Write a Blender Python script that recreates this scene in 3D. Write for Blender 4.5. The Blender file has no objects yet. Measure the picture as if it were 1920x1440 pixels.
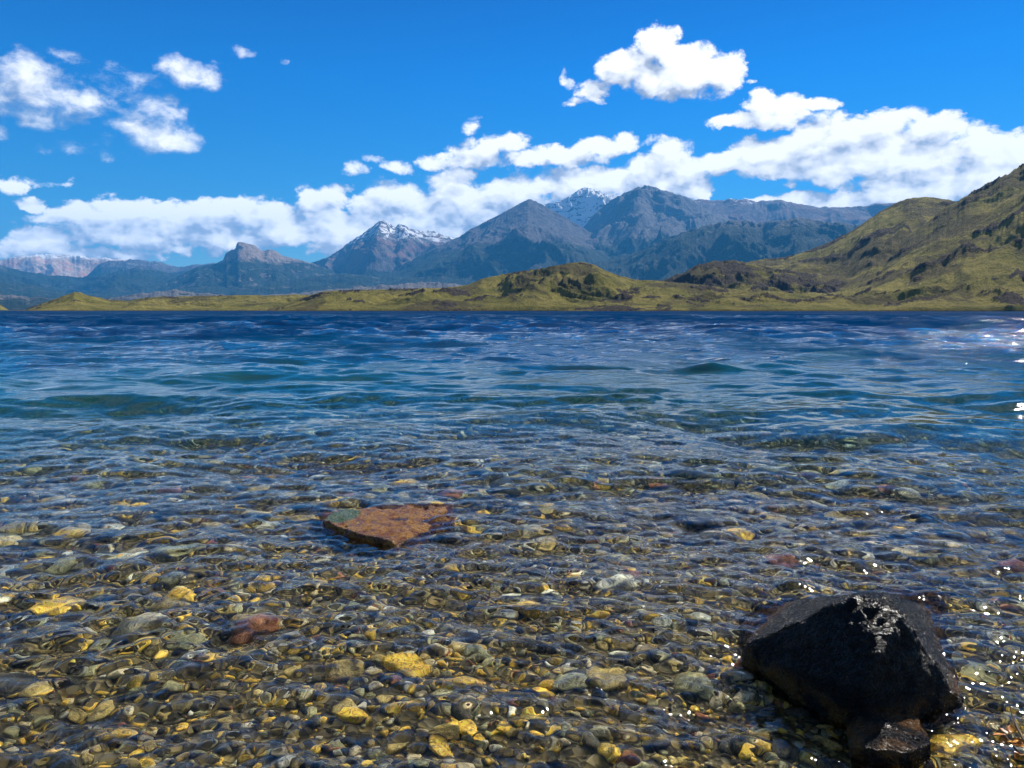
import bpy, math, random
import numpy as np
from mathutils import Vector
C = bpy.context.scene
COL = C.collection
R = math.radians
random.seed(7)
# ------------------------------------------------------------------ camera
F = 1450.0; CX = 960.0; CY = 720.0; CAMH = 1.2
PITCH = math.atan((720-581)/F)
cd = bpy.data.cameras.new('camera'); cam = bpy.data.objects.new('camera', cd); COL.objects.link(cam)
cam.location = (0, 0, CAMH); cam.rotation_euler = (math.pi/2-PITCH, 0, 0)
cd.sensor_width = 36; cd.lens = 36*F/1920; cd.clip_start = 0.05; cd.clip_end = 200000
C.camera = cam
C.render.resolution_x = 1024; C.render.resolution_y = 768
def ray(px, py):
    x = (px-CX)/F; u = (CY-py)/F
    c, s = math.cos(PITCH), math.sin(PITCH)
    return Vector((x, c+u*s, u*c-s))
def azel(px, py):
    d = ray(px, py); return math.atan2(d.x, d.y), math.atan2(d.z, math.hypot(d.x, d.y))
def P(px, py, Y):            # point on the line of sight at forward distance Y
    d = ray(px, py); return Vector((d.x/d.y*Y, Y, CAMH+d.z/d.y*Y))
def W(px, py, z=0.0):        # point at height z
    d = ray(px, py); t = (z-CAMH)/d.z; return Vector((d.x*t, d.y*t, z))
# ------------------------------------------------------------------ sun and view
SUN_AZ, SUN_EL = R(43), R(40)
sd = bpy.data.lights.new('sun', 'SUN'); sd.energy = 5.0; sd.angle = R(0.53); sd.color = (1, .95, .87)
so = bpy.data.objects.new('sun', sd); COL.objects.link(so)
sv = Vector((math.sin(SUN_AZ)*math.cos(SUN_EL), math.cos(SUN_AZ)*math.cos(SUN_EL), math.sin(SUN_EL)))
so.rotation_euler = sv.to_track_quat('Z', 'Y').to_euler(); so.location = (0, 0, 50)
C.view_settings.view_transform = 'Standard'; C.view_settings.look = 'None'
C.view_settings.exposure = .55; C.view_settings.gamma = 1
C.cycles.max_bounces = 8; C.cycles.transmission_bounces = 4; C.cycles.glossy_bounces = 3
C.cycles.diffuse_bounces = 2; C.cycles.volume_bounces = 1; C.cycles.transparent_max_bounces = 8
C.cycles.caustics_reflective = False; C.cycles.caustics_refractive = True
C.cycles.sample_clamp_indirect = 0; C.cycles.sample_clamp_direct = 0
C.cycles.blur_glossy = .4; C.cycles.use_denoising = True
try: C.cycles.denoiser = 'OPENIMAGEDENOISE'
except Exception: pass
# ------------------------------------------------------------------ node helper
class NT:
    def __init__(s, tree): s.t = tree; s.n = tree.nodes; s.l = tree.links
    def new(s, typ, **kw):
        n = s.n.new(typ)
        for k, v in kw.items(): setattr(n, k, v)
        return n
    def put(s, sock, v):
        if isinstance(v, bpy.types.NodeSocket): s.l.new(v, sock)
        elif v is not None: sock.default_value = v
    def m(s, op, a, b=None, c=None, clamp=False):
        n = s.new('ShaderNodeMath', operation=op, use_clamp=clamp)
        for i, v in enumerate((a, b, c)): s.put(n.inputs[i], v)
        return n.outputs[0]
    def v(s, op, a, b=None, c=None):
        n = s.new('ShaderNodeVectorMath', operation=op)
        for i, x in enumerate((a, b, c)): s.put(n.inputs[i], x)
        return n.outputs[1] if op in ('DOT_PRODUCT', 'LENGTH') else n.outputs[0]
    def noise(s, vec, scale, detail=4, rough=.5, dist=0, col=False, typ='FBM'):
        n = s.new('ShaderNodeTexNoise', noise_type=typ)
        if vec is not None: s.l.new(vec, n.inputs['Vector'])
        n.inputs['Scale'].default_value = scale; n.inputs['Detail'].default_value = detail
        n.inputs['Roughness'].default_value = rough; n.inputs['Distortion'].default_value = dist
        return n.outputs['Color' if col else 'Fac']
    def ramp(s, fac, stops, interp='LINEAR'):
        n = s.new('ShaderNodeValToRGB'); cr = n.color_ramp; cr.interpolation = interp
        while len(cr.elements) < len(stops): cr.elements.new(.5)
        for e, (p, c) in zip(cr.elements, stops):
            e.position = p; e.color = (c, c, c, 1) if not hasattr(c, '__len__') else (*c, 1)
        s.put(n.inputs[0], fac); return n.outputs[0]
    def rng(s, x, a, b, c=0., d=1., smooth=True):
        n = s.new('ShaderNodeMapRange', interpolation_type='SMOOTHSTEP' if smooth else 'LINEAR')
        s.put(n.inputs[0], x)
        for i, q in enumerate((a, b, c, d)): s.put(n.inputs[i+1], q)
        return n.outputs[0]
    def mix(s, f, a, b, typ='MIX'):
        n = s.new('ShaderNodeMix', data_type='RGBA', blend_type=typ)
        s.put(n.inputs[0], f)
        for i, q in ((6, a), (7, b)):
            if isinstance(q, tuple): q = (*q, 1) if len(q) == 3 else q
            s.put(n.inputs[i], q)
        return n.outputs[2]
# ------------------------------------------------------------------ world: sky with clouds
w = bpy.data.worlds.new('World'); C.world = w; w.use_nodes = True
wt = NT(w.node_tree); wt.n.clear()
SKYS = 0.07
sky = wt.new('ShaderNodeTexSky', sky_type='NISHITA'); sky.sun_disc = False
sky.sun_elevation = SUN_EL; sky.sun_rotation = SUN_AZ
sky.air_density = 1.0; sky.dust_density = 0.0; sky.ozone_density = 4.0; sky.altitude = 800
hs = wt.new('ShaderNodeHueSaturation'); wt.l.new(sky.outputs[0], hs.inputs['Color'])
hs.inputs['Saturation'].default_value = 1.35; hs.inputs['Value'].default_value = 1.0
SKYM = wt.new('ShaderNodeMix', data_type='RGBA', blend_type='MULTIPLY'); SKYM.inputs[0].default_value = 1; wt.l.new(hs.outputs[0], SKYM.inputs[6]); skyc = SKYM.outputs[2]
# clouds: (x, y, rx, ry, weight) in reference coordinates, turned into azimuth and elevation
BL = [(48,150,50,42,.95),(15,165,40,46,.95),(100,190,76,34,.95),(170,195,46,22,.75),(85,215,50,22,.85),(130,104,42,11,.5),(205,124,28,11,.22),
(248,152,54,15,.38),(258,180,26,14,.35),(318,122,36,18,.8),(360,140,56,22,.8),(388,148,24,20,.7),(300,205,40,26,.95),(282,236,62,24,1),(308,262,60,26,1.05),(240,213,26,11,.45),
(452,103,22,8,.38),(528,117,12,5,.4),(150,280,50,10,.2),(195,265,16,12,.2),(12,348,28,16,.66),(66,340,40,8,.22),(58,386,20,12,.66),(66,415,20,9,.25),(8,250,16,8,.45),
(170,410,60,26,.9),(232,400,66,28,1),(300,402,60,26,1),(380,408,84,30,1),(470,402,80,30,1),(260,440,130,28,1),(400,445,130,24,1),(520,425,90,30,1),
(580,372,26,26,1),(618,378,32,30,1),(598,400,50,34,1),(560,440,90,22,1),(640,430,60,30,1),
(88,444,40,18,.9),(60,466,80,18,.8),(180,478,74,11,.95),(240,484,50,8,.7),(350,472,28,11,.75),(407,478,16,12,.6),(290,478,30,7,.5),
(670,318,22,14,.72),(695,302,22,9,.62),(748,314,36,12,.7),(650,352,16,5,.4),
(840,302,60,14,.9),(905,285,56,24,.95),(955,272,38,18,.75),(990,298,70,14,.9),(1060,292,80,20,1),(1130,275,55,20,1),(1170,262,34,16,.8),(1215,262,26,8,.4),(880,232,22,13,.32),
(700,420,80,44,1),(690,392,50,26,1),(745,372,60,34,1),(770,410,80,50,1),(850,350,56,32,1),(880,390,100,50,1),(860,330,40,18,.9),(960,362,70,34,1),(980,400,90,36,1),
(1080,350,110,34,1.05),(1060,330,60,20,1),(1165,345,60,32,1),(640,455,70,26,1),(800,440,120,22,1),
(1215,315,50,30,1.05),(1255,300,42,34,1.1),(1290,325,46,30,1),(1260,350,70,28,1),(1310,362,20,12,.7),
(1365,305,60,24,1.05),(1420,292,56,26,1.05),(1470,285,50,30,1.1),(1530,268,60,40,1.15),(1600,250,56,32,1.15),(1660,240,50,28,1.1),(1700,228,44,20,.8),(1560,310,90,26,1.1),(1660,290,80,44,1.2),(1560,332,40,16,1),(1440,318,70,16,.95),
(1770,242,58,19,1),(1815,236,24,10,.6),(1740,300,60,38,1.1),(1830,275,40,34,1.1),(1870,290,60,36,1.2),(1920,300,60,34,1.2),(1800,335,110,38,1.15),(1900,340,80,36,1.1),(1700,345,80,30,1),
(1430,374,44,9,.8),(1500,372,50,15,1.05),(1590,378,70,17,1.05),(1660,352,44,26,1.1),(1720,370,80,20,1),(1580,396,120,10,.7),(1485,342,14,6,.5),
(1180,122,56,32,1.05),(1235,92,46,36,1.1),(1290,112,56,30,.9),(1270,145,90,32,1.15),(1350,140,44,32,1.05),(1385,120,18,20,.7),(1240,170,40,18,.9),(1116,170,36,20,.85),(1064,150,12,14,.42),(1085,192,26,6,.45),
(1392,225,66,13,1),(1430,200,34,26,1.05),(1475,203,30,26,1),(1450,228,66,18,1.1),(1520,200,46,12,.95),(1408,156,9,4,.5),(1230,88,12,6,.3)]
grp = bpy.data.node_groups.new('cloud_field', 'ShaderNodeTree')
grp.interface.new_socket('P', in_out='INPUT', socket_type='NodeSocketVector')
grp.interface.new_socket('D', in_out='OUTPUT', socket_type='NodeSocketFloat')
gt = NT(grp); gi = gt.new('NodeGroupInput'); go = gt.new('NodeGroupOutput')
acc = None
for (bx, by, rx, ry, bw) in BL:
    a, e = azel(bx, by); sx, sy = F/(rx*1.1), F/(ry*1.12)
    q = gt.v('MULTIPLY_ADD', gi.outputs[0], (sx, sy, 0), (-a*sx, -e*sy, 0))
    q2 = gt.v('DOT_PRODUCT', q, q)
    val = gt.m('MULTIPLY_ADD', q2, -bw, bw)
    acc = gt.m('SMOOTH_MAX', acc, val, .22) if acc is not None else gt.m('MAXIMUM', val, -1.5)
gt.l.new(acc, go.inputs[0])
tc = wt.new('ShaderNodeTexCoord'); sp = wt.new('ShaderNodeSeparateXYZ'); wt.l.new(tc.outputs['Generated'], sp.inputs[0])
az = wt.m('ARCTAN2', sp.outputs[0], sp.outputs[1])
hyp = wt.m('SQRT', wt.m('ADD', wt.m('MULTIPLY', sp.outputs[0], sp.outputs[0]), wt.m('MULTIPLY', sp.outputs[1], sp.outputs[1])))
el = wt.m('ARCTAN2', sp.outputs[2], hyp)
cb = wt.new('ShaderNodeCombineXYZ'); wt.l.new(az, cb.inputs[0]); wt.l.new(el, cb.inputs[1])
uv = cb.outputs[0]
wt.put(SKYM.inputs[7], wt.ramp(el, [(0, (.85, .95, 1.0)), (.12, (.45, .98, 1.17)), (.28, (.07, .90, 1.28)), (.42, (.04, .62, 1.0)), (.55, (.06, .3, .5)), (.8, (.05, .17, .28))]))
def cloud_density(off, det=9):
    p = wt.v('ADD', uv, off) if off else uv
    n1 = wt.noise(p, 18, 7, .66, 0, col=True)
    wv = wt.v('SUBTRACT', n1, (.5, .5, .5))
    pw = wt.v('MULTIPLY_ADD', wv, (.055, .032, 0), p)
    g = wt.new('ShaderNodeGroup'); g.node_tree = grp; wt.l.new(pw, g.inputs[0])
    st = wt.v('MULTIPLY', p, (1, 1.5, 1))
    n2 = wt.noise(st, 30, det, .64, .25)
    return wt.m('ADD', g.outputs[0], wt.m('MULTIPLY', wt.m('SUBTRACT', n2, .5), 2.5))
d0 = cloud_density(None)
dl = cloud_density(None, 2.5)
d1 = cloud_density((.012, .020, 0), 2.5)
# clouds outside the photographed part of the sky: plain noise cumulus
gen = wt.rng(wt.noise(wt.v('MULTIPLY', uv, (1, 2.2, 1)), 4.5, 8, .6), .50, .66)
inwin = wt.m('MULTIPLY', wt.rng(wt.m('ABSOLUTE', az), .62, .75, 1, 0), wt.rng(el, .42, .55, 1, 0))
ahi = wt.rng(az, -.5, .0, 1.4, .62)
alpha = wt.rng(d0, 0.0, wt.m('MINIMUM', ahi, wt.rng(el, .13, .19, .5, 1.4)))
edge = wt.m('MULTIPLY', gen, wt.m('SUBTRACT', 1, inwin))
alpha = wt.m('MAXIMUM', alpha, wt.m('MULTIPLY', edge, .8))
lit = wt.m('ADD', wt.m('MULTIPLY', wt.m('SUBTRACT', dl, d1), .56), wt.m('MULTIPLY', wt.m('SUBTRACT', d0, dl), .34))
azb = wt.rng(az, -.6, .6, -.08, .14, smooth=False)
puff = wt.m('MULTIPLY', wt.m('SUBTRACT', wt.noise(wt.v('MULTIPLY', uv, (1, 1.6, 1)), 11, 4, .55), .5), .8)
sh = wt.m('ADD', wt.m('ADD', wt.m('ADD', lit, azb), puff), .63, clamp=True)
ccol = wt.ramp(sh, [(0, (3.0, 3.5, 4.6)), (.35, (5.2, 5.7, 6.8)), (.6, (10.0, 10.1, 10.3)), (1, (15, 14.6, 14.0))])
br = wt.new('ShaderNodeVectorMath', operation='SCALE'); wt.put(br.inputs[0], ccol); wt.put(br.inputs['Scale'], wt.rng(el, .05, .22, 1.35, 1.05)); ccol = br.outputs[0]
n = wt.new('ShaderNodeMix', data_type='RGBA'); wt.put(n.inputs[0], alpha); wt.put(n.inputs[6], skyc); wt.put(n.inputs[7], ccol)
bg = wt.new('ShaderNodeBackground'); wt.put(bg.inputs[0], n.outputs[2]); bg.inputs[1].default_value = SKYS
wo = wt.new('ShaderNodeOutputWorld'); wt.l.new(bg.outputs[0], wo.inputs[0])
# ------------------------------------------------------------------ numpy noise
rs = np.random.RandomState(11)
PERM = rs.permutation(256); PERM = np.concatenate([PERM, PERM, PERM])
G2 = np.stack([np.cos(np.arange(256)/256*2*np.pi), np.sin(np.arange(256)/256*2*np.pi)], 1)
G3 = rs.normal(size=(256, 3)); G3 /= np.linalg.norm(G3, axis=1)[:, None]
def pn2(x, y):
    xi = np.floor(x).astype(int); yi = np.floor(y).astype(int); xf = x-xi; yf = y-yi
    u = xf**3*(xf*(xf*6-15)+10); v = yf**3*(yf*(yf*6-15)+10)
    def g(i, j):
        h = PERM[(PERM[(xi+i) & 255]+yi+j) & 255]; return G2[h, 0]*(xf-i)+G2[h, 1]*(yf-j)
    a = g(0, 0)*(1-u)+g(1, 0)*u; b = g(0, 1)*(1-u)+g(1, 1)*u
    return (a*(1-v)+b*v)*1.5
def fbm2(x, y, o=5, g=.5, l=2.03, ridged=False):
    s = 0; a = 1; t = 0
    for k in range(o):
        nn = pn2(x+17.3*k, y-9.1*k)
        if ridged: nn = 1-2*np.abs(nn)
        s = s+a*nn; t += a; a *= g; x = x*l; y = y*l
    return s/t
def pn3(p):
    pi = np.floor(p).astype(int); pf = p-pi; u = pf**3*(pf*(pf*6-15)+10)
    r = 0
    for i in (0, 1):
        for j in (0, 1):
            for k in (0, 1):
                h = PERM[(PERM[(PERM[(pi[..., 0]+i) & 255]+pi[..., 1]+j) & 255]+pi[..., 2]+k) & 255]
                d = G3[h, 0]*(pf[..., 0]-i)+G3[h, 1]*(pf[..., 1]-j)+G3[h, 2]*(pf[..., 2]-k)
                wgt = (u[..., 0] if i else 1-u[..., 0])*(u[..., 1] if j else 1-u[..., 1])*(u[..., 2] if k else 1-u[..., 2])
                r = r+d*wgt
    return r*1.5
def fbm3(p, o=4, g=.5, ridged=False):
    s = 0; a = 1; t = 0
    for k in range(o):
        nn = pn3(p+13.7*k)
        if ridged: nn = 1-2*np.abs(nn)
        s = s+a*nn; t += a; a *= g; p = p*2.03
    return s/t
def sstep(x, a, b):
    t = np.clip((x-a)/(b-a), 0, 1); return t*t*(3-2*t)
# ------------------------------------------------------------------ mesh helpers
def mesh_from(name, co, faces, mats=(), smooth=True, parent=None, midx=None):
    me = bpy.data.meshes.new(name)
    co = np.asarray(co, dtype=np.float32); faces = np.asarray(faces, dtype=np.int32)
    k = faces.shape[1]
    me.vertices.add(len(co)); me.vertices.foreach_set('co', co.ravel())
    me.loops.add(faces.size); me.loops.foreach_set('vertex_index', faces.ravel())
    me.polygons.add(len(faces)); me.polygons.foreach_set('loop_start', np.arange(0, faces.size, k, dtype=np.int32))
    me.update(calc_edges=True)
    if smooth: me.polygons.foreach_set('use_smooth', np.ones(len(faces), dtype=bool))
    for m in mats: me.materials.append(m)
    if midx is not None: me.polygons.foreach_set('material_index', np.asarray(midx, dtype=np.int32))
    me.update()
    o = bpy.data.objects.new(name, me); COL.objects.link(o)
    if parent: o.parent = parent
    return o
def grid_faces(nr, nc):
    i = np.arange(nr-1)[:, None]*nc+np.arange(nc-1)[None, :]
    return np.stack([i, i+1, i+nc+1, i+nc], -1).reshape(-1, 4)
def attr(o, name, vals):
    a = o.data.attributes.new(name, 'FLOAT', 'POINT'); a.data.foreach_set('value', np.asarray(vals, dtype=np.float32).ravel())
def structure(o): o['kind'] = 'structure'; return o
def tag(o, label, cat, group=None):
    o['label'] = label; o['category'] = cat
    if group: o['group'] = group
    return o
def mat(name):
    m = bpy.data.materials.new(name); m.use_nodes = True; t = NT(m.node_tree); t.n.clear()
    out = t.new('ShaderNodeOutputMaterial'); return m, t, out
def principled(t, out, col, rough=.8, normal=None, spec=.3):
    b = t.new('ShaderNodeBsdfPrincipled'); t.put(b.inputs['Base Color'], (*col, 1) if isinstance(col, tuple) else col)
    t.put(b.inputs['Roughness'], rough); t.put(b.inputs['Specular IOR Level'], spec)
    if normal is not None: t.l.new(normal, b.inputs['Normal'])
    t.l.new(b.outputs[0], out.inputs[0]); return b
def bump(t, h, strength, dist):
    b = t.new('ShaderNodeBump'); t.put(b.inputs['Strength'], strength); t.put(b.inputs['Distance'], dist); t.l.new(h, b.inputs['Height'])
    return b.outputs[0]
def pos(t): return t.new('ShaderNodeNewGeometry').outputs['Position']
# ------------------------------------------------------------------ lake bed
def bed_z(x, y):
    r = np.hypot(x, y)
    z = -(0.07+0.045*np.maximum(r-1.6, 0)+0.021*np.maximum(r-5.8, 0)**1.75)
    z = np.maximum(z, -14-0.001*r)
    z = z+0.035*fbm2(x*.7+3, y*.7, 3)*np.clip(r/4, .4, 3)+0.012*fbm2(x*3, y*3, 2)
    return z+np.clip((1.2-r)*.12, 0, .2)
def polar(r, th):
    rr, tt = np.meshgrid(r, th, indexing='ij'); return rr*np.sin(tt), rr*np.cos(tt)
r_ = [0.25]
while r_[-1] < 2600: r_.append(r_[-1]+max(.03, .018*r_[-1]))
bx, by = polar(np.array(r_), np.linspace(-1.5, 1.5, 420))
bzz = bed_z(bx, by)
bed = structure(mesh_from('lake_bed', np.stack([bx, by, bzz], -1).reshape(-1, 3), grid_faces(*bx.shape)))
m, t, out = mat('lake_bed_gravel'); p = pos(t)
n1 = t.noise(p, 30, 6, .7); n2 = t.noise(p, 4, 4, .6)
vor = t.new('ShaderNodeTexVoronoi'); t.l.new(p, vor.inputs['Vector']); vor.inputs['Scale'].default_value = 38
c = t.mix(t.ramp(n2, [(.35, 0), (.65, 1)]), (.045, .042, .03), (.11, .09, .045))
c = t.mix(.6, c, t.ramp(vor.outputs['Color'], [(0, (.03, .03, .02)), (.5, (.14, .115, .05)), (.8, (.36, .25, .06)), (1, (.45, .38, .2))]))
principled(t, out, c, .8, bump(t, vor.outputs['Distance'], .8, .02))
bed.data.materials.append(m)
# ------------------------------------------------------------------ pebbles
def stone_mat(name, c1, c2, c3, rough=.4, sc=26):
    m, t, out = mat(name)
    tcn = t.new('ShaderNodeTexCoord'); geo = t.new('ShaderNodeNewGeometry'); oi = t.new('ShaderNodeObjectInfo')
    p = t.v('ADD', geo.outputs['Position'], t.v('MULTIPLY', (9, 7, 5), oi.outputs['Random']))
    n1 = t.noise(p, sc, 7, .65, .4); n2 = t.noise(p, sc*6, 4, .7)
    c = t.mix(t.ramp(n1, [(.4, 0), (.6, 1)]), c1, c2)
    c = t.mix(t.ramp(n2, [(.48, 0), (.66, .9)]), c, c3)
    c = t.mix(t.m('MULTIPLY', t.ramp(t.noise(p, sc*2.2, 5, .7, .8), [(.5, 0), (.6, 1)]), .75), c, (.06, .045, .02))
    k = t.m('ADD', t.m('MULTIPLY', t.m('MAXIMUM', geo.outputs['Random Per Island'], .01), .95), .85)
    cm = t.new('ShaderNodeVectorMath', operation='SCALE'); t.put(cm.inputs[0], c); t.put(cm.inputs['Scale'], k)
    principled(t, out, cm.outputs[0], rough, bump(t, t.m('ADD', n2, n1), .5, .008), .4)
    return m
PAL = [('ochre yellow', .33, stone_mat('ochre_stone', (.88, .56, .035), (.5, .28, .02), (.92, .72, .2))),
       ('dark grey', .3, stone_mat('dark_grey_stone', (.03, .03, .02), (.065, .06, .036), (.15, .135, .08))),
       ('grey-green', .22, stone_mat('grey_green_stone', (.20, .20, .09), (.34, .31, .14), (.52, .48, .24))),
       ('olive brown', .18, stone_mat('olive_brown_stone', (.46, .33, .09), (.30, .22, .06), (.60, .48, .18))),
       ('beige', .11, stone_mat('beige_stone', (.58, .48, .26), (.48, .40, .2), (.75, .66, .42))),
       ('rusty red', .04, stone_mat('rusty_red_stone', (.27, .09, .035), (.36, .14, .05), (.42, .22, .1))),
       ('pale whitish', .07, stone_mat('pale_stone', (.68, .64, .46), (.55, .52, .36), (.8, .78, .62)))]
def ico(sub):
    import bmesh
    bm = bmesh.new(); bmesh.ops.create_icosphere(bm, subdivisions=sub, radius=1)
    v = np.array([x.co[:] for x in bm.verts]); f = np.array([[q.index for q in x.verts] for x in bm.faces]); bm.free(); return v, f
I1, I2, I3, I5 = ico(1), ico(2), ico(3), ico(5)
def pebble_shape(I, seed, rough=.38):
    v, f = I; q = np.random.RandomState(seed)
    v = v.copy()
    # a few flattened sides, then lumps
    for k in range(6):
        nrm = q.normal(size=3); nrm /= np.linalg.norm(nrm); h = q.uniform(.45, .85)
        d = v@nrm; over = np.maximum(d-h, 0); v -= over[:, None]*nrm*.85
    v *= 1+rough*pn3(v*1.3+seed*3.1)[:, None]+.11*pn3(v*3.3+seed)[:, None]
    return v
SH2 = [pebble_shape(I2, 100+k) for k in range(14)]; SH3 = [pebble_shape(I3, 100+k) for k in range(14)]; SH1 = [pebble_shape(I1, 100+k) for k in range(14)]
# keep-out footprints of the big rocks
prs = np.random.RandomState(5)
PB = []
def add_pebbles(n, r0, r1, smin, smax, pw, amax=.82):
    for _ in range(n):
        r = math.sqrt(prs.uniform(r0*r0, r1*r1)); th = prs.uniform(-amax, amax)
        s = smin*(smax/smin)**(prs.uniform()**pw)
        PB.append((r*math.sin(th), r*math.cos(th), s, prs.uniform(0, 6.28), prs.uniform(.55, .95), prs.uniform(.38, .7), prs.randint(14), prs.uniform(-.35, .35), prs.uniform(-.35, .35), prs.uniform()))
add_pebbles(15500, 1.0, 4.2, .008, .023, 1.0)
add_pebbles(1700, 1.0, 4.2, .020, .046, 1.7)
add_pebbles(7000, 4.2, 8.5, .018, .042, 1.0, .7)
add_pebbles(1500, 4.2, 8.5, .04, .10, 1.8, .7)
add_pebbles(7000, 8.5, 15, .035, .09, 1.4, .66)
add_pebbles(40, 2.4, 6.0, .07, .14, 1.8)
pb = np.array(PB)
zb = bed_z(pb[:, 0], pb[:, 1])
cum = np.cumsum([q[1] for q in PAL]); cum /= cum[-1]
ci = np.searchsorted(cum, pb[:, 9])
fary = np.clip((pb[:, 1]-2.6)/1.5, 0, 1)*.6+np.clip(pb[:, 0]-.2, 0, 1)*.3
ci = np.where((ci == 0) & (prs.uniform(size=len(pb)) < fary), np.where(prs.uniform(size=len(pb)) < .5, 3, 2), ci)
def pebble_rot(k):
    a, tx, ty = pb[k, 3], pb[k, 7], pb[k, 8]
    ca, sa = math.cos(a), math.sin(a)
    Rz = np.array([[ca, -sa, 0], [sa, ca, 0], [0, 0, 1]])
    Rx = np.array([[1, 0, 0], [0, math.cos(tx), -math.sin(tx)], [0, math.sin(tx), math.cos(tx)]])
    Ry = np.array([[math.cos(ty), 0, math.sin(ty)], [0, 1, 0], [-math.sin(ty), 0, math.cos(ty)]])
    return Rz@Rx@Ry
def proj(x, y, z):
    c, s = math.cos(PITCH), math.sin(PITCH); zz = z-CAMH
    fy = y*c-zz*s; uz = y*s+zz*c
    return CX+F*x/fy, CY-F*uz/fy
pxs, pys = proj(pb[:, 0], pb[:, 1], zb)
rr = np.hypot(pb[:, 0], pb[:, 1])
inside = (pxs > 15) & (pxs < 1905) & (pys > 900) & (pys < 1425)
size = np.where(inside, pb[:, 2]/rr, 0)
NIND = 290
order = np.argsort(-size)[:NIND]
ind = set(order.tolist())
zc = np.minimum(zb+pb[:, 2]*pb[:, 5]*prs.uniform(.15, .8, len(pb)), -.035-pb[:, 2]*pb[:, 5])
vs, fs, mi, off = [], [], [], 0
for k in range(len(pb)):
    if k in ind: continue
    S, I = (SH2, I2) if rr[k] < 4.4 and pb[k, 2] > .018 else (SH1, I1)
    if pb[k, 2] > .08: S, I = SH3, I3
    v = S[int(pb[k, 6])]*np.array([1, pb[k, 4], pb[k, 5]])*pb[k, 2]
    v = v@pebble_rot(k).T+np.array([pb[k, 0], pb[k, 1], zc[k]])
    vs.append(v); fs.append(I[1]+off); off += len(v); mi.append(np.full(len(I[1]), ci[k]))
gravel = mesh_from('pebbles', np.concatenate(vs), np.concatenate(fs), [q[2] for q in PAL], True, None, np.concatenate(mi))
gravel['kind'] = 'stuff'; tag(gravel, 'small multicoloured pebbles covering the bed of the shallow clear water', 'pebbles')
protos = {}
receivers = [bed, gravel]
from mathutils import Matrix
recs = []
for k in order.tolist():
    key = (int(pb[k, 6]), int(ci[k]))
    if key not in protos:
        o = mesh_from('pebble', SH3[key[0]], I3[1], [PAL[key[1]][2]]); protos[key] = o
    else:
        o = protos[key].copy(); COL.objects.link(o)
    rot = Matrix(pebble_rot(k).tolist())
    o.location = (pb[k, 0], pb[k, 1], zc[k]); o.rotation_euler = rot.to_euler()
    o.scale = (pb[k, 2], pb[k, 2]*pb[k, 4], pb[k, 2]*pb[k, 5])
    receivers.append(o); recs.append((o, k))
# labels: colour, size, shape, then place; ordinals where several share all of that
def where(x, y):
    if y > 1330: row = 'on the bottom edge'
    elif y > 1230: row = 'near the bottom edge'
    elif y > 1120: row = 'level with dark boulder'
    elif y > 1030: row = 'nearer than orange rock'
    else: row = 'beyond orange rock'
    colm = ['far left', 'left of centre', 'centre', 'right of centre', 'far right'][min(4, int(x/384))]
    return row, colm
bins = {}
ORD = ['first', 'second', 'third', 'fourth', 'fifth', 'sixth', 'seventh', 'eighth', 'ninth', 'tenth', 'eleventh', 'twelfth', 'thirteenth', 'fourteenth', 'fifteenth', 'sixteenth', 'seventeenth', 'eighteenth', 'nineteenth', 'twentieth']
for o, k in recs:
    s = pb[k, 2]; sz = 'big' if s > .075 else 'fist-sized' if s > .045 else 'small'
    shp = 'flat' if pb[k, 5] < .47 else 'round' if pb[k, 4] > .8 else 'long'
    bins.setdefault((sz, shp, PAL[ci[k]][0])+where(pxs[k], pys[k]), []).append((pxs[k], o))
for key, lst in bins.items():
    lst.sort(key=lambda q: q[0])
    for i, (x, o) in enumerate(lst):
        base = f'{key[0]} {key[1]} {key[2]} pebble {key[3]}, {key[4]}'
        if len(lst) > 1: base += f', {ORD[i]} from left'
        tag(o, base, 'pebble', 'pebbles lying on the bed under the shallow water')
# ------------------------------------------------------------------ rocks
def hull_rock(name, pts, mats, seed, disp=.02, fr=6, sub=.03, loc=None, bev=.01, smooth=True):
    import bmesh
    bm = bmesh.new(); vs_ = [bm.verts.new(p) for p in pts]
    r = bmesh.ops.convex_hull(bm, input=vs_)
    junk = [e for e in r['geom_interior'] if isinstance(e, bmesh.types.BMVert)]
    if junk: bmesh.ops.delete(bm, geom=junk, context='VERTS')
    bmesh.ops.bevel(bm, geom=bm.edges[:], offset=bev, segments=2, affect='EDGES', profile=.6)
    bmesh.ops.triangulate(bm, faces=bm.faces[:])
    for it in range(7):
        long = [e for e in bm.edges if e.calc_length() > sub]
        if not long: break
        bmesh.ops.subdivide_edges(bm, edges=long, cuts=1)
        bmesh.ops.triangulate(bm, faces=bm.faces[:])
    bm.normal_update()
    v = np.array([x.co[:] for x in bm.verts]); nn = np.array([x.normal[:] for x in bm.verts])
    d = disp*(fbm3(v*fr+seed, 5, .55, ridged=True)-.2)+disp*.4*fbm3(v*fr*4+seed, 3)
    v = v+nn*d[:, None]
    f = np.array([[q.index for q in x.verts] for x in bm.faces]); bm.free()
    if loc is None: loc = np.array([v[:, 0].mean(), v[:, 1].mean(), v[:, 2].min()])
    o = mesh_from(name, v-loc, f, mats, smooth); o.location = tuple(loc); return o
m, t, out = mat('wet_dark_rock'); p = pos(t)
n1 = t.noise(p, 9, 8, .65, .5); n2 = t.noise(p, 110, 3, .6); sz_ = t.new('ShaderNodeSeparateXYZ'); t.l.new(p, sz_.inputs[0])
c = t.mix(t.ramp(n1, [(.35, 0), (.7, 1)]), (.005, .005, .006), (.016, .014, .013))
low = t.m('MULTIPLY', t.rng(t.m('ADD', sz_.outputs[2], t.m('MULTIPLY', n1, .06)), .03, .1, 1, 0), t.rng(n1, .40, .6))
c = t.mix(low, c, (.16, .075, .02))
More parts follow.
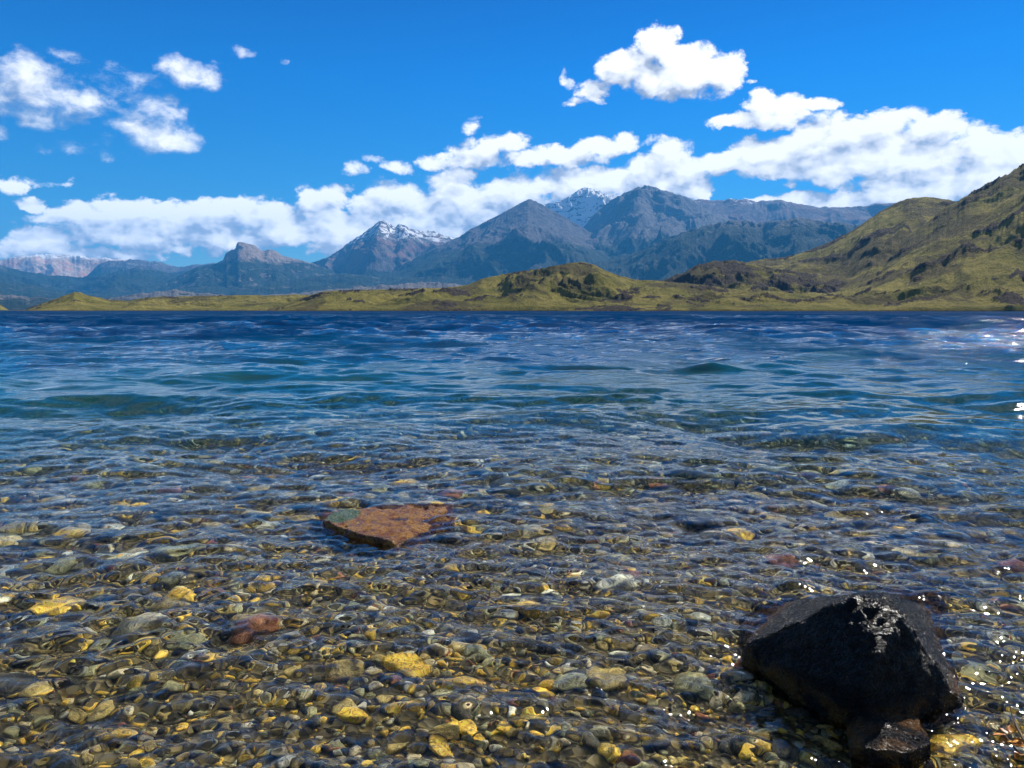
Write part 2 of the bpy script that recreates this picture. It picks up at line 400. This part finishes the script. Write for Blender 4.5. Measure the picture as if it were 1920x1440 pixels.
principled(t, out, c, t.ramp(n2, [(.3, .14), (.7, .32)]), bump(t, t.m('ADD', t.m('MULTIPLY', n2, 1.1), n1), 1.0, .035), .2)
wet_rock = m
pts = [W(1396, 1232, -.0), W(1545, 1322), W(1612, 1348), W(1796, 1308), W(1770, 1260)+Vector((0, .1, 0)),
       P(1404, 1208, 2.6), P(1500, 1166, 2.46), P(1582, 1132, 2.38), P(1602, 1116, 2.38), P(1660, 1113, 2.36), P(1690, 1148, 2.26),
       P(1650, 1222, 2.17), P(1622, 1290, 2.12), P(1722, 1182, 2.46), P(1748, 1240, 2.45), W(1480, 1150)+Vector((.02, .1, 0)), W(1640, 1140)+Vector((0, 0, 0))]
pts += [Vector((q.x*1.03, q.y*1.02, -.22)) for q in pts[:5]]+[W(1396, 1180, -.2), W(1760, 1150, -.2)]
boulder = hull_rock('boulder', pts, [wet_rock], 3.3, .015, 8, .016, bev=.002)
tag(boulder, 'large dark wet wedge-shaped boulder rising out of the shallow water at the lower right', 'boulder')
pts = [P(1606, 1316, 2.2), P(1640, 1322, 2.24), P(1690, 1345, 2.18), P(1640, 1350, 2.1), W(1745, 1395), W(1690, 1412), W(1596, 1402), W(1592, 1350), W(1720, 1350)]
pts += [Vector((q.x, q.y, -.16)) for q in pts[4:]]
small_rock = hull_rock('rock', pts, [wet_rock], 8.1, .012, 11, .016, bev=.004)
tag(small_rock, 'small dark pointed rock leaning against the near foot of the dark wedge boulder', 'rock')
m, t, out = mat('orange_algae_rock'); p = pos(t)
n1 = t.noise(p, 11, 8, .7, .6); n2 = t.noise(p, 60, 5, .7)
c = t.ramp(n1, [(.3, (.07, .02, .006)), (.45, (.24, .07, .01)), (.56, (.52, .24, .015)), (.66, (.16, .05, .015))])
gc = W(645, 968); dd = t.v('LENGTH', t.v('MULTIPLY', t.v('SUBTRACT', p, tuple(gc)), (1, .55, 1)))
c = t.mix(t.rng(t.m('ADD', dd, t.m('MULTIPLY', n1, .04)), .10, .125, 1, 0), c, (.09, .15, .07))
principled(t, out, c, t.ramp(n2, [(.35, .12), (.6, .4)]), bump(t, t.m('ADD', n2, t.m('MULTIPLY', n1, 1.5)), 1, .04), .6)
orange = m
top = [W(606, 976, .004), W(640, 958, .0), W(700, 953, -.008), W(780, 949, -.004), W(848, 950, -.012), W(846, 985, -.05), W(738, 1017, .006), W(668, 1000, .012)]
bot = [Vector((q.x*.98+.02, q.y+.0, -.45)) for q in top]
sunk = hull_rock('sunken_rock', top+bot+[W(745, 1050, -.10), W(840, 1030, -.2), W(665, 1075, -.3), W(735, 1085, -.26), W(600, 1015, -.25)], [orange], 5.2, .022, 7, .02, bev=.008)
tag(sunk, 'flat orange-brown rock with a green patch washed over by water left of centre', 'rock')
receivers += [boulder, small_rock, sunk]
# a few mid-size stones seen under the water
for (px_, py_, s, ky, kz, mi_, lab) in [
    (235, 1088, .12, .55, .4, 6, 'flat pale whitish stone under water at the left, level with the orange rock'),
    (270, 1205, .13, .8, .6, 4, 'large round pale beige stone under water in the lower left, beneath the biggest brown slab'),
    (320, 1165, .13, .6, .45, 3, 'broad brown slab under water behind the pale beige stone in the lower left'),
    (475, 1205, .11, .5, .5, 5, 'long rusty red stone under water right of the pale beige stone'),
    (350, 1235, .085, .6, .4, 2, 'large grey-green stone under water just nearer than the rusty red stone'),
    (640, 1275, .09, .7, .6, 3, 'square olive brown stone under water below the centre left'),
    (985, 1170, .07, .8, .6, 0, 'orange ochre stone under water near the centre, beyond the yellow pebbles'),
    (1065, 1300, .07, .7, .5, 2, 'broad grey-green stone under water below the centre'),
    (1300, 1300, .085, .8, .4, 2, 'broad dull grey-green slab under water left of the dark wedge boulder'),
    (865, 1300, .065, .8, .65, 0, 'bright yellow ochre cobble with a lobed top under water, below the centre'),
    (225, 1403, .05, .7, .6, 0, 'bright yellow ochre cobble on the bottom edge at the left'),
    (660, 1355, .05, .6, .55, 0, 'brightest yellow cobble under water near the bottom, left of centre'),
    (830, 1385, .055, .7, .6, 3, 'brown cobble with light veins under water near the bottom centre'),
    (1790, 1420, .09, .6, .5, 0, 'yellow ochre stone at the bottom right, below the dark boulder')]:
    c0 = W(px_, py_, -.1)
    for _ in range(6): c0 = W(px_, py_, float(bed_z(np.array(c0.x), np.array(c0.y)))+s*kz*.6)
    o = mesh_from('stone', pebble_shape(I3, int(px_), .25), I3[1], [PAL[mi_][2]])
    o.location = c0; o.scale = (s, s*ky, s*kz); o.rotation_euler = (.1, -.12, (px_ % 7)*.12-.3)
    tag(o, lab, 'stone'); receivers.append(o)
# twig with orange leaves at the lower right
m, t, out = mat('orange_leaf'); p = pos(t)
n1 = t.noise(p, 60, 4, .6)
principled(t, out, t.ramp(n1, [(.35, (.30, .09, .015)), (.55, (.62, .25, .03)), (.7, (.75, .42, .08))]), .35, bump(t, n1, .3, .003)); leafm = m
m, t, out = mat('twig_bark'); p = pos(t); principled(t, out, t.mix(t.noise(p, 80, 3), (.12, .07, .04), (.24, .15, .1)), .6); bark = m
twig = bpy.data.objects.new('leafy_twig', None); COL.objects.link(twig); tb = W(1925, 1400); twig.location = tb
tag(twig, 'brown twig with small orange leaves sticking out of the water in the bottom right corner', 'twig')
def tube(name, path, rad, m, parent):
    vs, fs = [], []; ns = 8
    for i, (q, r) in enumerate(zip(path, rad)):
        d = (path[min(i+1, len(path)-1)]-path[max(i-1, 0)]).normalized(); a = d.orthogonal().normalized(); b = d.cross(a)
        for k in range(ns): an = k/ns*6.2832; vs.append(q+a*math.cos(an)*r+b*math.sin(an)*r)
    for i in range(len(path)-1):
        for k in range(ns): fs.append((i*ns+k, i*ns+(k+1) % ns, (i+1)*ns+(k+1) % ns, (i+1)*ns+k))
    o = mesh_from(name, [tuple(v) for v in vs], fs, [m], True, parent); return o
pth = [P(1893, 1322, 2.12)-tb, P(1897, 1340, 2.10)-tb, P(1906, 1362, 2.06)-tb, P(1918, 1385, 2.02)-tb, P(1930, 1410, 1.99)-tb, W(1938, 1440, -.08)-tb]
tube('stem', pth, [.0015, .002, .003, .0035, .004, .004], bark, twig)
pth2 = [P(1884, 1378, 2.05)-tb, P(1894, 1392, 2.03)-tb, P(1910, 1412, 2.0)-tb, W(1938, 1440, -.08)-tb]
tube('stem', pth2, [.002, .0025, .003, .003], bark, twig)
LV = []
for i in range(9):
    for j in range(5):
        u = i/8; wv_ = math.sin(math.pi*u**.8)*.42*(j/4-.5)*2
        LV.append((u, wv_, .12*abs(j/4-.5)*2-.18*u*u))
LV = np.array(LV); LFc = grid_faces(9, 5)
lf0 = None
for (qx, qy, Y, a, s) in [(1886, 1380, 2.05, 2.9, .034), (1888, 1388, 2.05, 3.5, .03), (1892, 1378, 2.06, 2.2, .028), (1898, 1376, 2.05, 1.2, .03), (1897, 1392, 2.03, 4.4, .034), (1901, 1396, 2.03, 4.9, .034),
                          (1905, 1400, 2.02, 5.4, .03), (1912, 1414, 2.0, 4.2, .032), (1916, 1418, 1.99, 3.6, .032), (1899, 1386, 2.04, 5.9, .028)]:
    if lf0 is None:
        lf0 = mesh_from('leaf', LV, LFc, [leafm], True, twig); o = lf0
        md = o.modifiers.new('thickness', 'SOLIDIFY'); md.thickness = .03
    else: o = lf0.copy(); COL.objects.link(o); o.parent = twig
    o.location = P(qx, qy, Y)-tb; o.scale = (s, s, s); o.rotation_euler = (.5*math.sin(a*3), .3*math.cos(a*2)-.3, a)
# ------------------------------------------------------------------ water
WR = [0.35]
while WR[-1] < 2500: WR.append(WR[-1]+max(.005, .0027*WR[-1]**1.28))
WR = np.array(WR); nth = 900
WTH = np.linspace(-1.05, 1.05, nth)
wx, wy = polar(WR, WTH); rw = np.hypot(wx, wy)
dr = np.maximum(np.gradient(WR)[:, None], rw*(WTH[1]-WTH[0]))
wrs = np.random.RandomState(21)
warpx = .35*pn2(wx*.35, wy*.35+7)+.06*pn2(wx*1.7+3, wy*1.7); warpy = .35*pn2(wx*.35+31, wy*.35)+.06*pn2(wx*1.7, wy*1.7+9)
hgt = np.zeros_like(wx)
patch = 1+.5*pn2(wx*.25+50, wy*.45)+.35*pn2(wx*.9+5, wy*1.6+50)
near = sstep(rw, 1.5, 9)
NW = 140
for k in range(NW):
    lam = .034*(4.5/.034)**(k/(NW-1)*1.0)*wrs.uniform(.93, 1.07)
    th = R(-97)+wrs.normal()*R(34 if lam > .5 else 50)
    kx, ky = math.cos(th)*2*math.pi/lam, math.sin(th)*2*math.pi/lam
    slope = .0105 if lam > .5 else .0175
    if lam < .13: slope = .0205
    a = slope*lam/(2*math.pi)*1.414*wrs.uniform(.5, 1.4)
    lodf = sstep(lam/dr, 2.5, 5)
    shore = (.66+.55*near) if lam > .8 else (1.2-.5*near)
    if lam > .35: shore = shore*(1+.55*sstep(rw, 7, 20)*(lam < 2.6))
    else: shore = shore*1.2+.15*(1-near)
    if lodf.max() <= 0: continue
    ph = kx*(wx+warpx*min(1, lam*1.5))+ky*(wy+warpy*min(1, lam*1.5))+wrs.uniform(0, 6.28)
    sn = np.sin(ph); sn = sn+.22*np.cos(2*ph)*(1 if lam > .3 else 0)
    hgt += a*sn*lodf*shore*patch
for k in range(16):
    lam = 2.2*(11/2.2)**(k/15)*wrs.uniform(.93, 1.07); th = R(-99)+wrs.normal()*R(26)
    kx, ky = math.cos(th)*2*math.pi/lam, math.sin(th)*2*math.pi/lam
    a = .034*lam/(2*math.pi)*1.414*wrs.uniform(.6, 1.4)
    ph = kx*(wx+warpx*2)+ky*(wy+warpy*2)+wrs.uniform(0, 6.28)
    hgt += a*(np.sin(ph)+.25*np.cos(2*ph))*sstep(lam/dr, 2.5, 5)*sstep(rw, 8, 60)*patch
hgt *= sstep(rw, 2400, 1500)
wco = np.stack([wx, wy, hgt], -1).reshape(-1, 3)
water = structure(mesh_from('water', wco, grid_faces(*wx.shape)))
depth = np.clip(hgt-bed_z(wx, wy), 0.0, 30)
attr(water, 'depth', depth); attr(water, 'far', sstep(rw, 6, 28)); attr(water, 'dist', rw)
m, t, out = mat('lake_water')
ad = t.new('ShaderNodeAttribute', attribute_name='depth').outputs['Fac']; af = t.new('ShaderNodeAttribute', attribute_name='far').outputs['Fac']
ar = t.new('ShaderNodeAttribute', attribute_name='dist').outputs['Fac']
p = pos(t); ps = t.v('MULTIPLY', p, (.55, 1, 1))
nb1 = t.noise(ps, 4.2, 6, .62); nb2 = t.noise(ps, 1.3, 6, .62, .6)
bs = t.m('ADD', t.m('MULTIPLY', nb1, .03), t.m('MULTIPLY', nb2, .11))
bn = t.new('ShaderNodeBump'); t.put(bn.inputs['Strength'], t.m('MULTIPLY', af, t.rng(ar, 50, 300, .9, .3))); bn.inputs['Distance'].default_value = 1.0; t.l.new(bs, bn.inputs['Height'])
N = bn.outputs[0]
rough = t.rng(ar, 8, 150, .0, .10, smooth=False)
tint = t.ramp(t.m('MULTIPLY', ad, .5), [(0, (1, 1, 1)), (.1, (.95, .97, .95)), (.5, (.45, .75, .75)), (1, (.1, .45, .55))])
refr = t.new('ShaderNodeBsdfRefraction'); t.put(refr.inputs['Color'], tint); refr.inputs['IOR'].default_value = 1.333; refr.inputs['Roughness'].default_value = 0; t.l.new(N, refr.inputs['Normal'])
body = t.new('ShaderNodeBsdfDiffuse')
nw = t.noise(t.v('MULTIPLY', p, (.8, .8, 1)), .09, 6, .65, .5)
bc = t.ramp(t.m('ADD', t.m('MULTIPLY', ad, 1/12), t.m('MULTIPLY', t.m('MULTIPLY', t.m('SUBTRACT', nw, .5), 1.5), t.m('MINIMUM', t.m('MULTIPLY', ad, .25), 1))), [(0, (.03, .12, .10)), (.10, (.005, .090, .105)), (.28, (.0008, .048, .115)), (.75, (.0003, .042, .115)), (1, (.0003, .03, .10))])
t.put(body.inputs[0], bc)
bodyf = t.m('SUBTRACT', 1, t.m('POWER', 2.718, t.m('MULTIPLY', t.m('MAXIMUM', t.m('SUBTRACT', ad, .2), 0), -.75)))
mx = t.new('ShaderNodeMixShader'); t.put(mx.inputs[0], bodyf); t.l.new(refr.outputs[0], mx.inputs[1]); t.l.new(body.outputs[0], mx.inputs[2])
gl = t.new('ShaderNodeBsdfGlossy'); gl.inputs['Color'].default_value = (1, 1, 1, 1); t.put(gl.inputs['Roughness'], t.m('MAXIMUM', rough, .035)); t.l.new(N, gl.inputs['Normal'])
fr = t.new('ShaderNodeFresnel'); fr.inputs[0].default_value = 1.333; t.l.new(N, fr.inputs['Normal'])
mx2 = t.new('ShaderNodeMixShader'); st1 = t.noise(t.v('MULTIPLY', p, (.8, 1, 1)), .45, 5, .65, .5); st2 = t.noise(t.v('MULTIPLY', p, (1, .55, 1)), .035, 8, .72, .5)
stk = t.m('ADD', t.m('MULTIPLY', t.rng(st2, .40, .62, .05, 2.1), t.rng(st1, .36, .64, .3, 1.8)), t.rng(ar, 5, 26, 1.6, 0))
t.put(mx2.inputs[0], t.m('MINIMUM', fr.outputs[0], t.m('MULTIPLY', t.rng(ar, 5, 80, .85, .09), stk, clamp=True))); t.l.new(mx.outputs[0], mx2.inputs[1]); t.l.new(gl.outputs[0], mx2.inputs[2])
t.l.new(mx2.outputs[0], out.inputs[0])
water.data.materials.append(m)
#MOUNTAINS#
# ------------------------------------------------------------------ mountains and hills
def ridge(name, D, pts, front, back, seed, amp=.25, L=1500., foot=-8., power=1.0, jag=1.2, step=1.5, rows=110, material=None, rock=0, rockthr=.12, rockh=.03, stretch=.45, oct_=6, gully=.35):
    xs = np.arange(pts[0][0], pts[-1][0]+.1, step)
    ys = np.interp(xs, [q[0] for q in pts], [q[1] for q in pts])
    k = np.array([1, 2, 3, 2, 1.])/9; yp = np.pad(ys, 2, mode='edge'); ys = np.convolve(yp, k, 'valid')
    ys = ys-jag*fbm2(xs/22+seed, xs*0+seed, 5, .6)*2
    a = np.array([azel(x, y) for x, y in zip(xs, ys)]); az_, el_ = a[:, 0], a[:, 1]
    tt = np.concatenate([np.linspace(0, 1, rows)**.9, 1+np.linspace(.03, 1, 14)])
    r = np.where(tt <= 1, D-front+front*tt, D+back*(tt-1))
    rr_, aa = np.meshgrid(r, az_, indexing='ij'); T = np.meshgrid(tt, az_, indexing='ij')[0]
    X, Y = rr_*np.sin(aa), rr_*np.cos(aa)
    H = np.tan(el_)[None, :]*D+CAMH
    prof = np.where(T <= 1, np.clip(T, 0, 1)**power, np.clip(1-(T-1), 0, 1)**1.2)
    wxn = fbm2(X/L*.8+seed, Y/L*.8, 3)*.5
    U = aa*D/L+wxn; V = rr_/L*stretch
    n = fbm2(U+seed*1.7, V+seed+wxn, oct_, .52, ridged=True)
    n2 = fbm2(U*2.3+seed, V*2.3-seed, 4, .5)
    env = np.clip(T*2.2, 0, 1)*np.clip(1.12-T*.75, .12, 1)
    h = H*(prof+amp*env*((n-.45)*1.6)+amp*gully*env*n2)
    rk = np.zeros_like(h)
    if rock:
        q = fbm2((X+Y*.3)/L*2.4+seed*3, (Y-X*.3)/L*1.6, 4, .55)+.4*fbm2(X/L*9+seed, Y/L*7, 3, .6)
        rk = sstep(q, rockthr, rockthr+.12)
        h = h+rk*rock*(.25+.75*fbm2(X/L*12, Y/L*12+seed, 4, .6, ridged=True))*np.clip(T*4, .15, 1)
    h = h+H*.012*fbm2(X/L*14, Y/L*14, 3)*env
    e = ((h-CAMH)/rr_)[:rows+2].max(0); tgt = np.tan(el_)
    ratio = tgt/np.maximum(e, 1e-5); kk = np.hanning(31 if rock else 25)[1:-1]; kk /= kk.sum(); ratio = np.convolve(np.pad(ratio, len(kk)//2, mode='edge'), kk, 'valid')
    h = h*np.clip(ratio, .3, 3)[None, :]
    h = foot+(h-foot)*sstep(T, -.001, .03)*np.clip((2-T)*3, 0, 1)
    o = structure(mesh_from(name, np.stack([X, Y, h], -1).reshape(-1, 3), grid_faces(*X.shape), [material]))
    attr(o, 'rock', rk); attr(o, 'rise', T)
    return o
def mountain_mat(name, zf, zs, rockc=((.13, .115, .11), (.23, .20, .18)), forest=((.012, .022, .012), (.03, .045, .022)), red=None, snow=.5, fw=60., sc=1.0):
    m, t, out = mat(name); geo = t.new('ShaderNodeNewGeometry'); p = geo.outputs['Position']
    k = t.v('MULTIPLY', p, (.001*sc,)*3); s = t.new('ShaderNodeSeparateXYZ'); t.l.new(p, s.inputs[0]); z = s.outputs[2]
    sn = t.new('ShaderNodeSeparateXYZ'); t.l.new(geo.outputs['Normal'], sn.inputs[0])
    n1 = t.noise(k, 2.5, 8, .62, .3); n2 = t.noise(k, 12, 8, .65); n3 = t.noise(k, 40, 5, .7)
    c = t.mix(t.rng(n2, .38, .62), *rockc)
    c = t.mix(t.m('MULTIPLY', t.rng(n3, .5, .68), .5), c, (.06, .055, .055))
    if red: c = t.mix(t.rng(n1, .48, .58), c, red)
    zz = t.m('ADD', z, t.m('ADD', t.m('MULTIPLY', t.m('SUBTRACT', n1, .5), fw*7), t.m('MULTIPLY', t.m('SUBTRACT', n2, .5), fw*4)))
    fc = t.mix(t.rng(n3, .35, .65), *forest)
    clear = t.m('MULTIPLY', t.rng(t.noise(k, 7, 8, .7, .8), .56, .62), .75)
    fm = t.m('MULTIPLY', t.rng(zz, zf-fw, zf+fw*.6, 1, 0), t.m('SUBTRACT', 1, clear))
    c = t.mix(fm, c, fc)
    if snow:
        zz2 = t.m('ADD', z, t.m('MULTIPLY', t.m('SUBTRACT', n1, .5), 500))
        sm = t.m('MULTIPLY', t.rng(zz2, zs-60, zs+100), t.rng(t.noise(t.v('MULTIPLY', k, (1, 1, 2.2)), 5, 8, .72, .6), .60-snow*.17, .615-snow*.17))
        c = t.mix(sm, c, (.9, .92, .95))
    principled(t, out, c, .95, bump(t, t.m('ADD', t.m('MULTIPLY', n2, 1.), t.m('MULTIPLY', n3, .4)), .75, 60), .1)
    return m
GREY = ((.07, .066, .07), (.15, .13, .13))
# far left: pale reddish range with snow
ridge('mountain_range', 21000, [(-420,500),(-200,492),(0,487),(50,478),(110,476),(170,483),(230,486),(300,500),(420,520),(560,530)], 4500, 2200, 3.3, .3, 2600, material=mountain_mat('red_snow_rock', 500, 1150, ((.48, .34, .26), (.66, .52, .42)), red=(.55, .28, .18), snow=.95, fw=80), jag=2)
ridge('mountain_range', 17500, [(120,545),(165,515),(190,492),(235,487),(262,487),(300,492),(335,500),(365,497),(400,493),(430,500),(560,525)], 4000, 4000, 9.1, .3, 2300, material=mountain_mat('grey_far_rock', 760, 950, GREY, snow=.3), jag=2)
ridge('mountain_range', 14500, [(-420,480),(-150,490),(0,497),(40,508),(95,516),(160,520),(215,510),(262,500),(320,512),(375,528),(470,540),(560,552)], 4500, 3000, 5.7, .35, 1900, material=mountain_mat('blue_forest_rock', 720, 5000, GREY, snow=0, fw=70), jag=1.5)
# castle-like peak, left of centre
ridge('mountain', 12500, [(235,552),(290,536),(330,520),(370,500),(402,494),(418,488),(424,472),(441,468),(444,456),(453,453),(466,458),(478,461),(489,468),(496,470),(503,467),(518,470),(530,481),(548,484),(575,490),(600,500),(640,510),(700,525),(760,545)], 3200, 3500, 2.2, .22, 1500, material=mountain_mat('castle_rock', 720, 5000, ((.20, .16, .14), (.34, .27, .23)), snow=0, fw=50), jag=1.6, step=.8)
# pointed peak with snowfields on its right shoulder
ridge('mountain', 14500, [(540,500),(590,490),(620,480),(655,455),(690,430),(705,418),(716,413),(728,416),(736,424),(741,427),(748,420),(758,422),(780,432),(800,434),(812,432),(830,440),(860,449),(900,470),(960,500)], 4200, 3500, 7.7, .3, 1900, material=mountain_mat('pointed_peak_rock', 560, 1180, GREY, red=(.22, .13, .12), snow=.62, fw=60), jag=1.6, step=.9)
# snowy peak behind the massif, then the massif
ridge('mountain', 15500, [(940,460),(985,410),(1022,384),(1040,380),(1060,372),(1082,358),(1103,350),(1120,357),(1140,365),(1165,367),(1200,385),(1260,420)], 3500, 3500, 4.4, .3, 1500, material=mountain_mat('snow_peak_rock', 700, 1450, ((.10, .10, .11), (.19, .18, .18)), snow=1.0), jag=1.3, step=.8)
ridge('mountain', 15000, [(1230,430),(1290,380),(1310,373),(1340,376),(1370,373),(1400,374),(1420,378),(1455,374),(1470,376),(1500,383),(1540,389),(1600,388),(1660,381),(1720,378),(1800,380),(2000,395),(2300,400)], 4500, 4000, 8.8, .22, 1900, material=mountain_mat('plateau_rock', 900, 1900, ((.17, .135, .135), (.25, .20, .19)), red=(.22, .14, .13), snow=.35), jag=1.0)
ridge('mountain', 13500, [(1060,470),(1095,425),(1120,395),(1145,376),(1170,362),(1195,351),(1212,347),(1235,354),(1262,361),(1290,371),(1320,388),(1350,404),(1380,414),(1420,425),(1500,445),(1600,470)], 4600, 3000, 6.1, .26, 1500, material=mountain_mat('dark_peak_rock', 1000, 2250, ((.10, .095, .1), (.2, .18, .17)), snow=.25), jag=1.0, step=.9)
ridge('mountain', 12300, [(640,552),(700,520),(760,493),(820,462),(860,445),(880,430),(900,421),(940,400),(975,382),(990,374),(1003,377),(1020,385),(1050,402),(1090,425),(1110,437),(1150,448),(1200,452),(1300,455),(1420,470),(1560,490)], 5200, 2500, 1.3, .2, 1700, material=mountain_mat('massif_rock', 860, 5000, GREY, snow=0, fw=55), jag=1.2, step=.9, rows=150)
# dark forested and craggy foothills
ridge('foothills', 9000, [(1000,520),(1060,505),(1130,490),(1200,470),(1245,448),(1300,430),(1350,418),(1385,412),(1420,418),(1460,413),(1500,407),(1530,413),(1580,418),(1640,425),(1720,420),(1800,415),(2300,420)], 2500, 2500, 12.3, .34, 1000, material=mountain_mat('craggy_forest', 900, 5000, ((.07, .075, .075), (.16, .15, .14)), snow=0, fw=70, sc=1.6), jag=2.2, step=1.0)
ridge('foothills', 10500, [(-420,520),(-200,530),(0,528),(60,534),(120,548),(200,551),(260,553),(330,540),(420,536),(500,530),(580,520),(640,512),(700,518),(780,520),(860,512),(940,505),(1020,500),(1100,498),(1200,500),(1300,515),(1450,530)], 3000, 1500, 15.1, .3, 1300, material=mountain_mat('lower_forest', 620, 5000, ((.12, .11, .1), (.2, .18, .16)), snow=0, fw=70), jag=2)
ridge('foothills', 6500, [(-420,545),(-100,556),(0,552),(60,556),(110,563),(200,560),(270,549),(330,543),(360,548),(460,556),(560,549),(640,540),(700,536),(760,532),(800,528),(850,532),(900,538),(1000,545),(1100,530),(1200,524),(1260,530),(1400,540)], 1600, 1000, 19.9, .3, 700, material=mountain_mat('bare_rocky_foothill', 90, 5000, ((.14, .13, .12), (.24, .21, .19)), snow=0, fw=40, sc=2), jag=3)
# grassy hills round the lake
def grass_mat(name, k=1.0, bt=.5):
    m, t, out = mat(name); geo = t.new('ShaderNodeNewGeometry'); p = geo.outputs['Position']
    n1 = t.noise(p, .012*k, 6, .6, .4); n2 = t.noise(p, .06*k, 6, .65); n3 = t.noise(p, .35*k, 5, .7)
    c = t.mix(t.rng(n1, .38, .62), (.19, .175, .035), (.30, .25, .06))
    c = t.mix(t.m('MULTIPLY', t.rng(n2, .45, .65), .55), c, (.10, .095, .03))
    c = t.mix(t.m('MULTIPLY', t.rng(n3, .54, .66), .55), c, (.05, .045, .025))
    n4 = t.noise(t.v('MULTIPLY', p, (1, .6, 1)), .006*k, 9, .7, .6)
    c = t.mix(t.m('MULTIPLY', t.rng(n4, bt, bt+.07), .72), c, (.07, .056, .03))
    rk = t.new('ShaderNodeAttribute', attribute_name='rock').outputs['Fac']
    rm = t.rng(t.m('ADD', rk, t.m('MULTIPLY', t.m('SUBTRACT', n2, .5), 1.6)), .35, .65)
    rc = t.mix(t.rng(n3, .35, .65), (.035, .03, .022), (.10, .08, .06))
    c = t.mix(rm, c, rc)
    sz = t.new('ShaderNodeSeparateXYZ'); t.l.new(p, sz.inputs[0])
    c = t.mix(t.m('MULTIPLY', t.rng(t.m('ADD', sz.outputs[2], t.m('MULTIPLY', n3, 3)), 1.6, 3.0, 1, 0), .8), c, (.07, .06, .045))
    principled(t, out, c, .95, bump(t, t.m('ADD', t.m('MULTIPLY', n2, 2.), t.m('MULTIPLY', n3, 1.)), .9, 5), .05)
    return m
GR = grass_mat('olive_grass'); GB = grass_mat('brushy_grass', 1.0, .455)
ridge('hills', 2100, [(-420,566),(-100,570),(0,571),(20,582)], 350, 300, 31.1, .3, 160, -3, 1.0, .8, 1.2, 60, GR, 2.5, .3)
ridge('hills', 1500, [(12,586),(45,580),(75,570),(105,560),(125,552),(140,547),(150,548),(165,554),(200,561),(240,564),(265,559),(300,556),(360,555),(430,553),(500,554),(560,552),(620,556),(680,560),(760,566)], 420, 350, 27.7, .4, 150, -3, .8, .8, 1.0, 70, GR, 3.0, .34)
ridge('hills', 1150, [(500,586),(525,575),(555,563),(580,554),(610,545),(650,544),(700,543),(760,541),(830,540),(880,533),(905,522),(935,516),(960,511),(1000,506),(1035,499),(1060,494),(1090,491),(1115,496),(1135,507),(1160,517),(1190,524),(1230,526),(1300,532),(1400,545)], 350, 300, 23.3, .42, 170, -3, .8, 1.0, .8, 110, grass_mat('patchy_grass', 1.4, .49), 4, .2)
ridge('hills', 1500, [(1180,545),(1215,530),(1250,523),(1285,509),(1310,495),(1345,489),(1375,487),(1400,492),(1430,500),(1500,510),(1600,520)], 260, 260, 41.7, .3, 150, 8, .8, 1.2, .9, 60, GB, 4, -.1)
ridge('hills', 2100, [(1330,535),(1400,491),(1430,486),(1470,482),(1510,472),(1550,456),(1590,437),(1625,414),(1650,396),(1680,381),(1705,371),(1740,369),(1775,374),(1800,378),(1850,395),(1950,420),(2300,430)], 1000, 500, 51.9, .16, 330, -3, 1.15, 1.5, .9, 130, GB, 6, .22)
ridge('hills', 1650, [(1440,575),(1560,540),(1650,480),(1720,430),(1775,388),(1800,375),(1830,355),(1860,340),(1890,325),(1920,306),(1980,270),(2060,235),(2200,200),(2400,190)], 850, 600, 61.3, .18, 300, -3, 1.1, 1.8, .9, 150, GB, 8, .14)
ridge('hills', 1000, [(1040,584),(1100,572),(1150,560),(1200,556),(1260,553),(1350,548),(1440,545),(1520,552),(1600,556),(1680,545),(1760,530),(1850,520),(1920,512),(2300,500)], 270, 250, 71.1, .5, 120, -3, .7, 1.2, .8, 100, grass_mat('shore_grass', 1.6, .5), 4, .2)
# far shore ground and haze
gx, gy = polar(np.linspace(1300, 23000, 30), np.linspace(-1.4, 1.4, 60))
structure(mesh_from('ground', np.stack([gx, gy, gx*0-2.5+3.2*sstep(np.hypot(gx, gy), 2200, 3200)], -1).reshape(-1, 3), grid_faces(*gx.shape), [GR]))
HZ = 4.2e-5
def box(name, a, b):
    v = [(x, y, z) for x in (a[0], b[0]) for y in (a[1], b[1]) for z in (a[2], b[2])]
    return mesh_from(name, v, [(0, 1, 3, 2), (4, 6, 7, 5), (0, 4, 5, 1), (2, 3, 7, 6), (0, 2, 6, 4), (1, 5, 7, 3)], (), False)
hz = box('haze', (-24000, -3000, -20), (24000, 23800, 2750)); hz['kind'] = 'stuff'
hm = bpy.data.materials.new('haze_air'); hm.use_nodes = True; t = NT(hm.node_tree); t.n.clear(); out = t.new('ShaderNodeOutputMaterial')
pv = t.new('ShaderNodeVolumePrincipled'); pv.inputs['Color'].default_value = (.08, .46, 1.0, 1); pv.inputs['Density'].default_value = HZ; pv.inputs['Anisotropy'].default_value = .0
t.l.new(pv.outputs[0], out.inputs['Volume']); hz.data.materials.append(hm)
